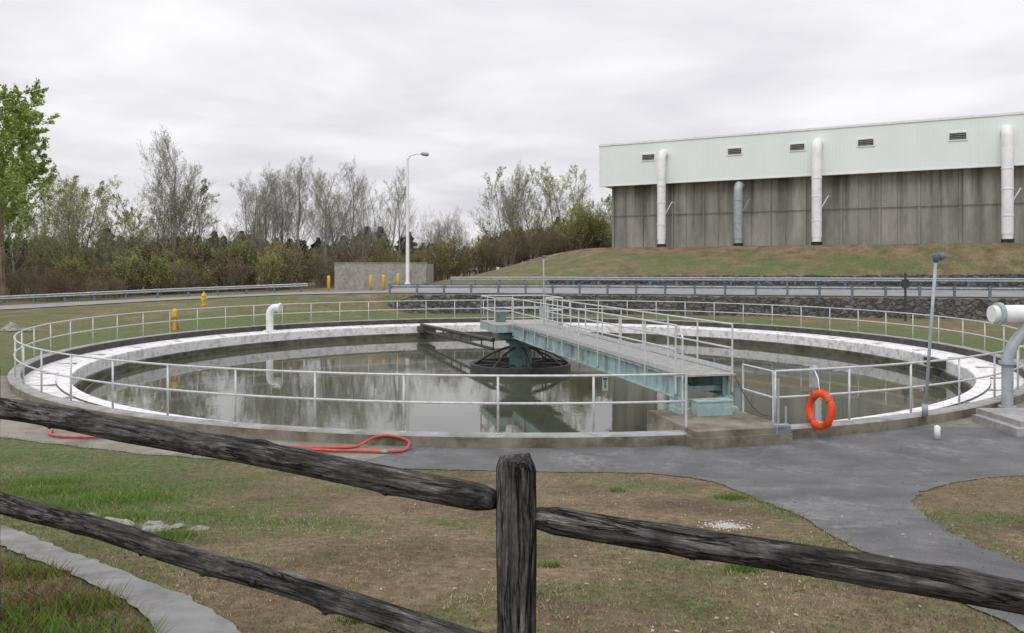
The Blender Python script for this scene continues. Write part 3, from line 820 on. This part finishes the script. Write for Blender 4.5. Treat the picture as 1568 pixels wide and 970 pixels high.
# ------------------------------------------------------------------ grass blades
def inpoly(x,y,P):
    ins=np.zeros(len(x),bool); n=len(P); j=n-1
    for i in range(n):
        xi,yi=P[i]; xj,yj=P[j]
        c_=((yi>y)!=(yj>y))&(x<(xj-xi)*(y-yi)/((yj-yi)+1e-12)+xi); ins^=c_; j=i
    return ins
def blades(name,N,xr,yr,hmin,hmax,tuft=None,edge=None,red=False):
    if edge is not None:
        E=np.array(edge); k=RNG.integers(0,len(E),N); x=E[k,0]+RNG.normal(0,.035,N); y=E[k,1]+RNG.normal(0,.035,N)
    elif tuft is None:
        u=RNG.random(N)**1.5; y=yr[0]+(yr[1]-yr[0])*u; x=(RNG.random(N)*2-1)*(.72*y+.6)
    else:
        x=[];y=[]
        for a,b,r in tuft:
            n_=int(2200*r+150); x.append(a+RNG.normal(0,r*.6,n_)); y.append(b+RNG.normal(0,r*.5,n_))
        x=np.concatenate(x);y=np.concatenate(y)
    keep=~inpoly(x,y,swpoly)&(np.hypot(x-CX,y-CY)>18.6)
    if edge is None: keep&=~inpoly(x,y,asph)&~inpoly(x,y,conc_left)
    x=x[keep];y=y[keep]; n=len(x)
    g_=GREEN(x,y)
    if tuft is not None: g_=np.clip(g_+.3,0,1)
    isg=RNG.random(n)<(g_*.85)
    z=H(x,y)-.004
    hh=hmin+(hmax-hmin)*RNG.random(n)**1.6; hh*=(0.7+.7*g_)
    hh=np.where(isg,hh,hh*.75)
    an=RNG.random(n)*2*np.pi; w=.0022+.0028*RNG.random(n)
    lean=hh*(.3+1.1*RNG.random(n)); la=RNG.random(n)*2*np.pi
    V=np.empty((n,3,3))
    V[:,0]=np.stack([x-w*np.cos(an),y-w*np.sin(an),z],1); V[:,1]=np.stack([x+w*np.cos(an),y+w*np.sin(an),z],1)
    V[:,2]=np.stack([x+lean*np.cos(la),y+lean*np.sin(la),z+hh],1)
    me=bpy.data.meshes.new(name); me.from_pydata(V.reshape(-1,3).tolist(),[],np.arange(3*n).reshape(-1,3).tolist())
    gc=np.stack([.08+.08*RNG.random(n),.15+.10*RNG.random(n),.025+.03*RNG.random(n)],1)
    dv=RNG.random((n,1)); dc=np.array([[.18,.13,.08]])*(1-dv)+np.array([[.42,.35,.245]])*dv
    if red: dc=np.array([[.13,.06,.04]])*(1-dv)+np.array([[.26,.15,.09]])*dv
    pt=(.5+.95*vn(x,y,.9,8)*(.6+.8*vn(x,y,.35,5)))[:,None]; dc=dc*pt
    c_=np.where(isg[:,None],gc,dc); c_=np.repeat(c_,3,axis=0); c_=np.concatenate([c_,np.ones((3*n,1))],1).astype(np.float32)
    ca=me.color_attributes.new('col','FLOAT_COLOR','POINT'); ca.data.foreach_set('color',c_.ravel())
    m,nt,b=nt_new('grass_blade_'+name); at=nt.nodes.new('ShaderNodeAttribute'); at.attribute_name='col'
    dd=nt.nodes.new('ShaderNodeBsdfDiffuse'); nt.nodes.remove(b)
    nt.links.new(at.outputs['Color'],dd.inputs[0]); nt.links.new(dd.outputs[0],nt.nodes['Material Output'].inputs[0])
    me.materials.append(m); ob=bpy.data.objects.new(name,me); COL.objects.link(ob)
blades('grass',230000,None,(3.3,15),.012,.045)
blades('grass_tufts',0,None,None,.03,.08,tuft=TUFTS)
blades('weeds',0,None,None,.04,.12,tuft=[(-2.3,4.2,.5),(-3.2,5.2,.6),(-2.9,4.6,.5),(-4.2,6.0,.6),(-2.2,3.7,.4),(-1.95,4.35,.18),(-2.6,5.0,.22),(-3.5,5.9,.25)],red=True)
blades('grass_edging',12000,None,None,.02,.06,edge=dens(left_edge,.03)+dens([p for p in right_edge if p[0]<9.5],.03)+dens([(-2.75,14.1),(-4.8,14.3),(-7,14.9),(-11,16.6)],.05)+dens(sw,.05)+dens(sw2,.05))
g=MB(); lit=random.Random(9)
for k in range(2000):
    y=3.5+9.5*lit.random()**1.3; x=lit.uniform(-1,1)*(.7*y+.5); s=lit.uniform(.008,.022); z=h(x,y)+.012; a=lit.uniform(0,6.28)
    ca,sa=math.cos(a)*s,math.sin(a)*s; q=lit.uniform(0,.012)
    g.add([(x-ca,y-sa,z),(x+sa*.5,y-ca*.5,z+q),(x+ca,y+sa,z),(x-sa*.5,y+ca*.5,z)],[(0,1,2,3)],lit.choice((0,0,1)))
g.build('leaf_litter',[simple('dry_leaf',(.16,.09,.045),(.30,.19,.11)),simple('bleached_leaf',(.34,.29,.21),(.48,.43,.35))])
# ------------------------------------------------------------------ trees
def rdir(rnd,d,ang):
    d=d.normalized(); u=d.orthogonal().normalized(); w=d.cross(u); a=rnd.uniform(0,2*math.pi)
    return (d*math.cos(ang)+(u*math.cos(a)+w*math.sin(a))*math.sin(ang)).normalized()
def leafq(g,rnd,p,s,m):
    a=Vector((rnd.gauss(0,1),rnd.gauss(0,1),rnd.gauss(0,1))).normalized()*s; b=a.orthogonal().normalized()*s*.6
    g.add([p-a,p+b,p+a,p-b],[(0,1,2,3)],m)
def gen_tree(seed,HT=10,tr=.13,first=.25,kids=(16,7,5,4),leaves=0,ls=.05,lm=(1,2),spread=1.0,stems=1,up=.12,flen=.42):
    rnd=random.Random(seed); g=MB(); tips=[]
    def branch(p,d,L,r,lv):
        ns=[9,5,4,3,2][lv]; pts=[p.copy()]; rad=[r]
        for i in range(ns):
            d=(d+Vector((rnd.gauss(0,1),rnd.gauss(0,1),rnd.gauss(0,1)))*(.05 if lv==0 else .11)+Vector((0,0,up if lv else .03))).normalized()
            p=p+d*(L/ns); pts.append(p.copy()); rad.append(max(r*(1-.8*(i+1)/ns),.004))
        g.tube(pts,rad,[7,5,3,3,3][lv],0,cap=False)
        if lv>=2: tips.append((pts,lv))
        if lv<len(kids):
            for k in range(kids[lv]):
                t=(first+(1-first)*(k+rnd.random())/kids[lv]) if lv==0 else .2+.8*(k+rnd.random())/kids[lv]
                t=min(t,.98); f=t*ns; i=int(f); q=pts[i].lerp(pts[i+1],f-i)
                dd=(pts[i+1]-pts[i]).normalized()
                ang=math.radians(rnd.uniform(32,62))*spread if lv==0 else math.radians(rnd.uniform(22,50))
                if lv==0: l2=L*flen*(1.15-.75*t)*rnd.uniform(.7,1.2)
                else: l2=L*rnd.uniform(.38,.62)*(1.15-.5*t)
                branch(q,rdir(rnd,dd,ang),l2,max(rad[i]*(.36 if lv==0 else .5),.005),lv+1)
    for s in range(stems):
        d=Vector((0,0,1)) if stems==1 else Vector((rnd.gauss(0,.22),rnd.gauss(0,.22),1)).normalized()
        b=Vector((0,0,-.2)) if stems==1 else Vector((rnd.gauss(0,.35),rnd.gauss(0,.35),-.2))
        branch(b,d,HT*rnd.uniform(.8 if stems>1 else 1,1),tr/(stems**.4),0)
    for _ in range(leaves):
        pts,lv=rnd.choice(tips); t=rnd.random()*(len(pts)-1); i=int(t); q=pts[i].lerp(pts[min(i+1,len(pts)-1)],t-i)
        q=q+Vector((rnd.gauss(0,.05),rnd.gauss(0,.05),rnd.gauss(0,.05)))
        leafq(g,rnd,q,ls*rnd.uniform(.6,1.3),rnd.choice(lm))
    zm=max(v[2] for v in g.v); k=HT/zm; g.v=[(a*k,b*k,c*k) for a,b,c in g.v]
    return g
bare=[gen_tree(s,leaves=lv,ls=.04,first=f,spread=sp,stems=st_,up=.16).mesh('bare_tree_mesh',[M_bark,L_light,L_olive]) for s,lv,f,sp,st_ in((21,250,.25,.85,1),(22,900,.2,.75,1))]
bare+=[gen_tree(25,leaves=600,ls=.04,first=.15,spread=.9,stems=3,kids=(11,6,5,3),tr=.11).mesh('bare_tree_mesh',[M_bark,L_light,L_olive])]
bare+=[gen_tree(28,leaves=900,ls=.04,first=.1,spread=1.0,stems=9,kids=(10,6,5,2),tr=.11,flen=.5).mesh('bare_tree_mesh',[M_barkd,L_olive,L_brown])]
bare+=[gen_tree(29,leaves=1500,ls=.045,first=.22,spread=.75,stems=1,kids=(24,8,6,4),tr=.17,up=.2,flen=.5).mesh('bare_tree_mesh',[M_bark,L_light,L_light])]
spring=[gen_tree(31,leaves=6500,ls=.06,first=.15,spread=.9,flen=.45).mesh('spring_tree_mesh',[M_bark,L_light,L_olive]),
        gen_tree(32,leaves=4600,ls=.06,first=.15,spread=.9,stems=2,kids=(13,6,5,3)).mesh('spring_tree_mesh',[M_bark,L_light,L_olive])]
leafy=[gen_tree(41,leaves=34000,ls=.075,first=.10,spread=1.15,flen=.6,lm=(1,1,2)).mesh('leafy_tree_mesh',[M_barkd,L_light,L_mid])]
def gen_bush(seed,lv,lm,ls=.07):
    return gen_tree(seed,HT=4,tr=.07,first=.05,kids=(7,5,4),leaves=lv,ls=ls,lm=lm,spread=1.0,stems=12,flen=.5)
bmats=[M_barkd,L_olive,L_brown,L_mid,L_light]
bush=[gen_bush(51,2000,(1,1,2,4)).mesh('bush_mesh',bmats),gen_bush(52,1300,(2,1,2)).mesh('bush_mesh',bmats),
      gen_bush(53,2500,(1,1,4,4)).mesh('bush_mesh',bmats),gen_bush(54,400,(2,1)).mesh('bush_mesh',bmats)]
def place(name,me,x,y,s,parent=None,sz=None):
    ob=bpy.data.objects.new(name,me); COL.objects.link(ob)
    ob.location=(x,y,h(x,y)-.05); ob.rotation_euler=(0,0,random.uniform(0,6.28)); sz=sz or s
    ob.scale=(s,s,sz)
    if parent: ob.parent=parent
    return ob
def atpx(px,Y): return (px-784)/1220*Y
place('leafy_tree',leafy[0],-42.2,66,2.05,sz=1.86)
place('leafy_tree',leafy[0],-53,70,1.9)
place('leafy_tree',leafy[0],-50,78,1.5)
for px,Y,ht,m in((95,84,13.5,spring[1]),(130,90,13,spring[0]),(60,92,14.5,spring[1]),(160,86,11,bare[1]),(110,94,14,bare[4]),
    (235,86,13,spring[1]),(268,85,18.3,bare[4]),(290,90,13,spring[0]),(255,92,13,bare[2]),(248,84,14,bare[1]),(310,87,12,bare[1]),
    (375,95,13,bare[0]),(405,90,14.5,bare[4]),(432,94,15.5,bare[4]),(462,90,15,bare[0]),(485,92,15.5,bare[2]),(515,96,14,bare[1]),
    (545,93,14,bare[0]),(575,95,13,bare[2]),(600,92,14,bare[1]),(610,97,13,bare[0]),(390,88,13,bare[2]),(450,97,14.5,bare[1]),(500,88,13.5,bare[4]),(560,88,11,bare[2]),(425,88,13,bare[0]),
    (678,96,9.3,bare[3]),(662,100,9,bare[3]),(700,104,9,bare[3]),
    (765,100,13.5,spring[1]),(785,102,13.8,bare[4]),(752,106,12,bare[2]),(805,104,12,spring[1]),
    (850,106,12,bare[1]),(872,104,12.3,spring[1]),(890,108,11,bare[1]),(828,110,8,spring[1]),(920,112,8.5,spring[0]),(940,112,8.5,spring[1]),
    (-60,90,15,bare[0]),(-120,95,15,spring[0]),(20,88,12,spring[0]),(335,92,8,bare[1]),(355,98,8,spring[1]),(180,84,9.5,spring[1]),(205,90,10,spring[0])):
    place('bare_tree' if m in bare else 'spring_tree',m,atpx(px,Y),Y,ht/10)
th=empty('shrub_thicket'); rnd=random.Random(77)
for k in range(255):
    px=rnd.uniform(-260,1010); Y=rnd.uniform(78,108) if px<640 else rnd.uniform(92,118)
    if px>560 and Y<84: Y+=10
    if 500<px<660: Y=max(Y,84)
    s=rnd.uniform(1.0,1.65)*(1.0 if Y>84 else .75)
    if px<340: s*=1.15
    if px>700: s*=.9
    place('shrub',rnd.choice(bush if px<640 else [bush[0],bush[2],bush[3]]),atpx(px,Y),Y,s,th,sz=s*rnd.uniform(.8,1.15))
for k in range(50):
    x=rnd.uniform(-75,-34); Y=63+rnd.uniform(0,14)+max(0,(x+50))*.25
    place('shrub',rnd.choice([bush[0],bush[1],bush[3],bush[1]]),x,Y,rnd.uniform(.5,1.0),th)
def gen_pine(seed):
    rnd=random.Random(seed); g=MB(); g.tube([(0,0,-.2),(0,0,10)],[.14,.02],6,0)
    for k in range(1500):
        t=rnd.random()**.8; z=1.2+8.9*t; R=(1-t)**.8*2.6*(.75+.25*math.sin(z*5+seed)); a=rnd.uniform(0,6.28); d=R*rnd.random()**.4
        leafq(g,rnd,Vector((d*math.cos(a),d*math.sin(a),z-.15*d)),rnd.uniform(.14,.34),1)
    return g
pines=[gen_pine(s).mesh('pine_mesh',[M_barkd,L_pine]) for s in(1,2,3)]
dt=empty('distant_treeline')
for k in range(240):
    px=rnd.uniform(-350,1300); Y=rnd.uniform(150,215)
    s=rnd.uniform(.7,1.1)*(1.0 if px<640 else .72)
    place('pine',rnd.choice(pines),atpx(px,Y),Y,s*1.9,dt,sz=s)
# ------------------------------------------------------------------ world & light
w=bpy.data.worlds.new('World'); sc.world=w; w.use_nodes=True; nt=w.node_tree
bg=nt.nodes['Background']
sky=nt.nodes.new('ShaderNodeTexSky'); sky.sky_type='NISHITA'; sky.sun_disc=False
SE,SA=math.radians(50),math.radians(200)
sky.sun_elevation=SE; sky.sun_rotation=SA
tc=nt.nodes.new('ShaderNodeTexCoord'); sx=nt.nodes.new('ShaderNodeSeparateXYZ'); nt.links.new(tc.outputs['Generated'],sx.inputs[0])
def math_(op,a,b=None,cl=False):
    m=nt.nodes.new('ShaderNodeMath'); m.operation=op; m.use_clamp=cl
    for i,v in enumerate((a,b)):
        if v is None: continue
        if isinstance(v,(int,float)): m.inputs[i].default_value=v
        else: nt.links.new(v,m.inputs[i])
    return m.outputs[0]
zc=math_('MAXIMUM',sx.outputs[2],0.0); den=math_('ADD',zc,.10)
cb=nt.nodes.new('ShaderNodeCombineXYZ'); nt.links.new(math_('DIVIDE',sx.outputs[0],den),cb.inputs[0]); nt.links.new(math_('DIVIDE',sx.outputs[1],den),cb.inputs[1])
n=nt.nodes.new('ShaderNodeTexNoise'); n.inputs['Scale'].default_value=1.0; n.inputs['Detail'].default_value=8; n.inputs['Roughness'].default_value=.52; n.inputs['Distortion'].default_value=.25
nt.links.new(cb.outputs[0],n.inputs['Vector'])
cr=ramp(nt,n.outputs[0],[(.33,(.695,.68,.725)),(.5,(.80,.785,.815)),(.66,(.93,.92,.94))])
gain=math_('ADD',math_('MULTIPLY',zc,.55),.98)
cloud=nt.nodes.new('ShaderNodeVectorMath'); cloud.operation='SCALE'; nt.links.new(cr.outputs[0],cloud.inputs[0]); nt.links.new(gain,cloud.inputs['Scale'])
nis=nt.nodes.new('ShaderNodeVectorMath'); nis.operation='SCALE'; nt.links.new(sky.outputs[0],nis.inputs[0]); nis.inputs['Scale'].default_value=.1
mx=nt.nodes.new('ShaderNodeMix'); mx.data_type='RGBA'; mx.inputs[0].default_value=.96
nt.links.new(nis.outputs[0],mx.inputs[6]); nt.links.new(cloud.outputs[0],mx.inputs[7]); nt.links.new(mx.outputs[2],bg.inputs[0]); bg.inputs[1].default_value=1.0
sl=bpy.data.lights.new('sun','SUN'); sl.energy=1.0; sl.angle=math.radians(25); sl.color=(1,.97,.93)
so=bpy.data.objects.new('sun',sl); COL.objects.link(so)
d=Vector((math.sin(SA)*math.cos(SE),math.cos(SA)*math.cos(SE),math.sin(SE)))
so.rotation_euler=d.to_track_quat('Z','Y').to_euler(); so.location=(0,0,40)
# ------------------------------------------------------------------ camera
cam=bpy.data.cameras.new('camera'); cam.sensor_width=36; cam.lens=28.0; cam.shift_y=-75/1568; cam.clip_start=.05; cam.clip_end=3000
co=bpy.data.objects.new('camera',cam); COL.objects.link(co); co.location=(0,0,3.26); co.rotation_euler=(math.radians(90),0,0)
sc.camera=co
sc.view_settings.view_transform='Standard'; sc.view_settings.look='None'; sc.view_settings.exposure=0
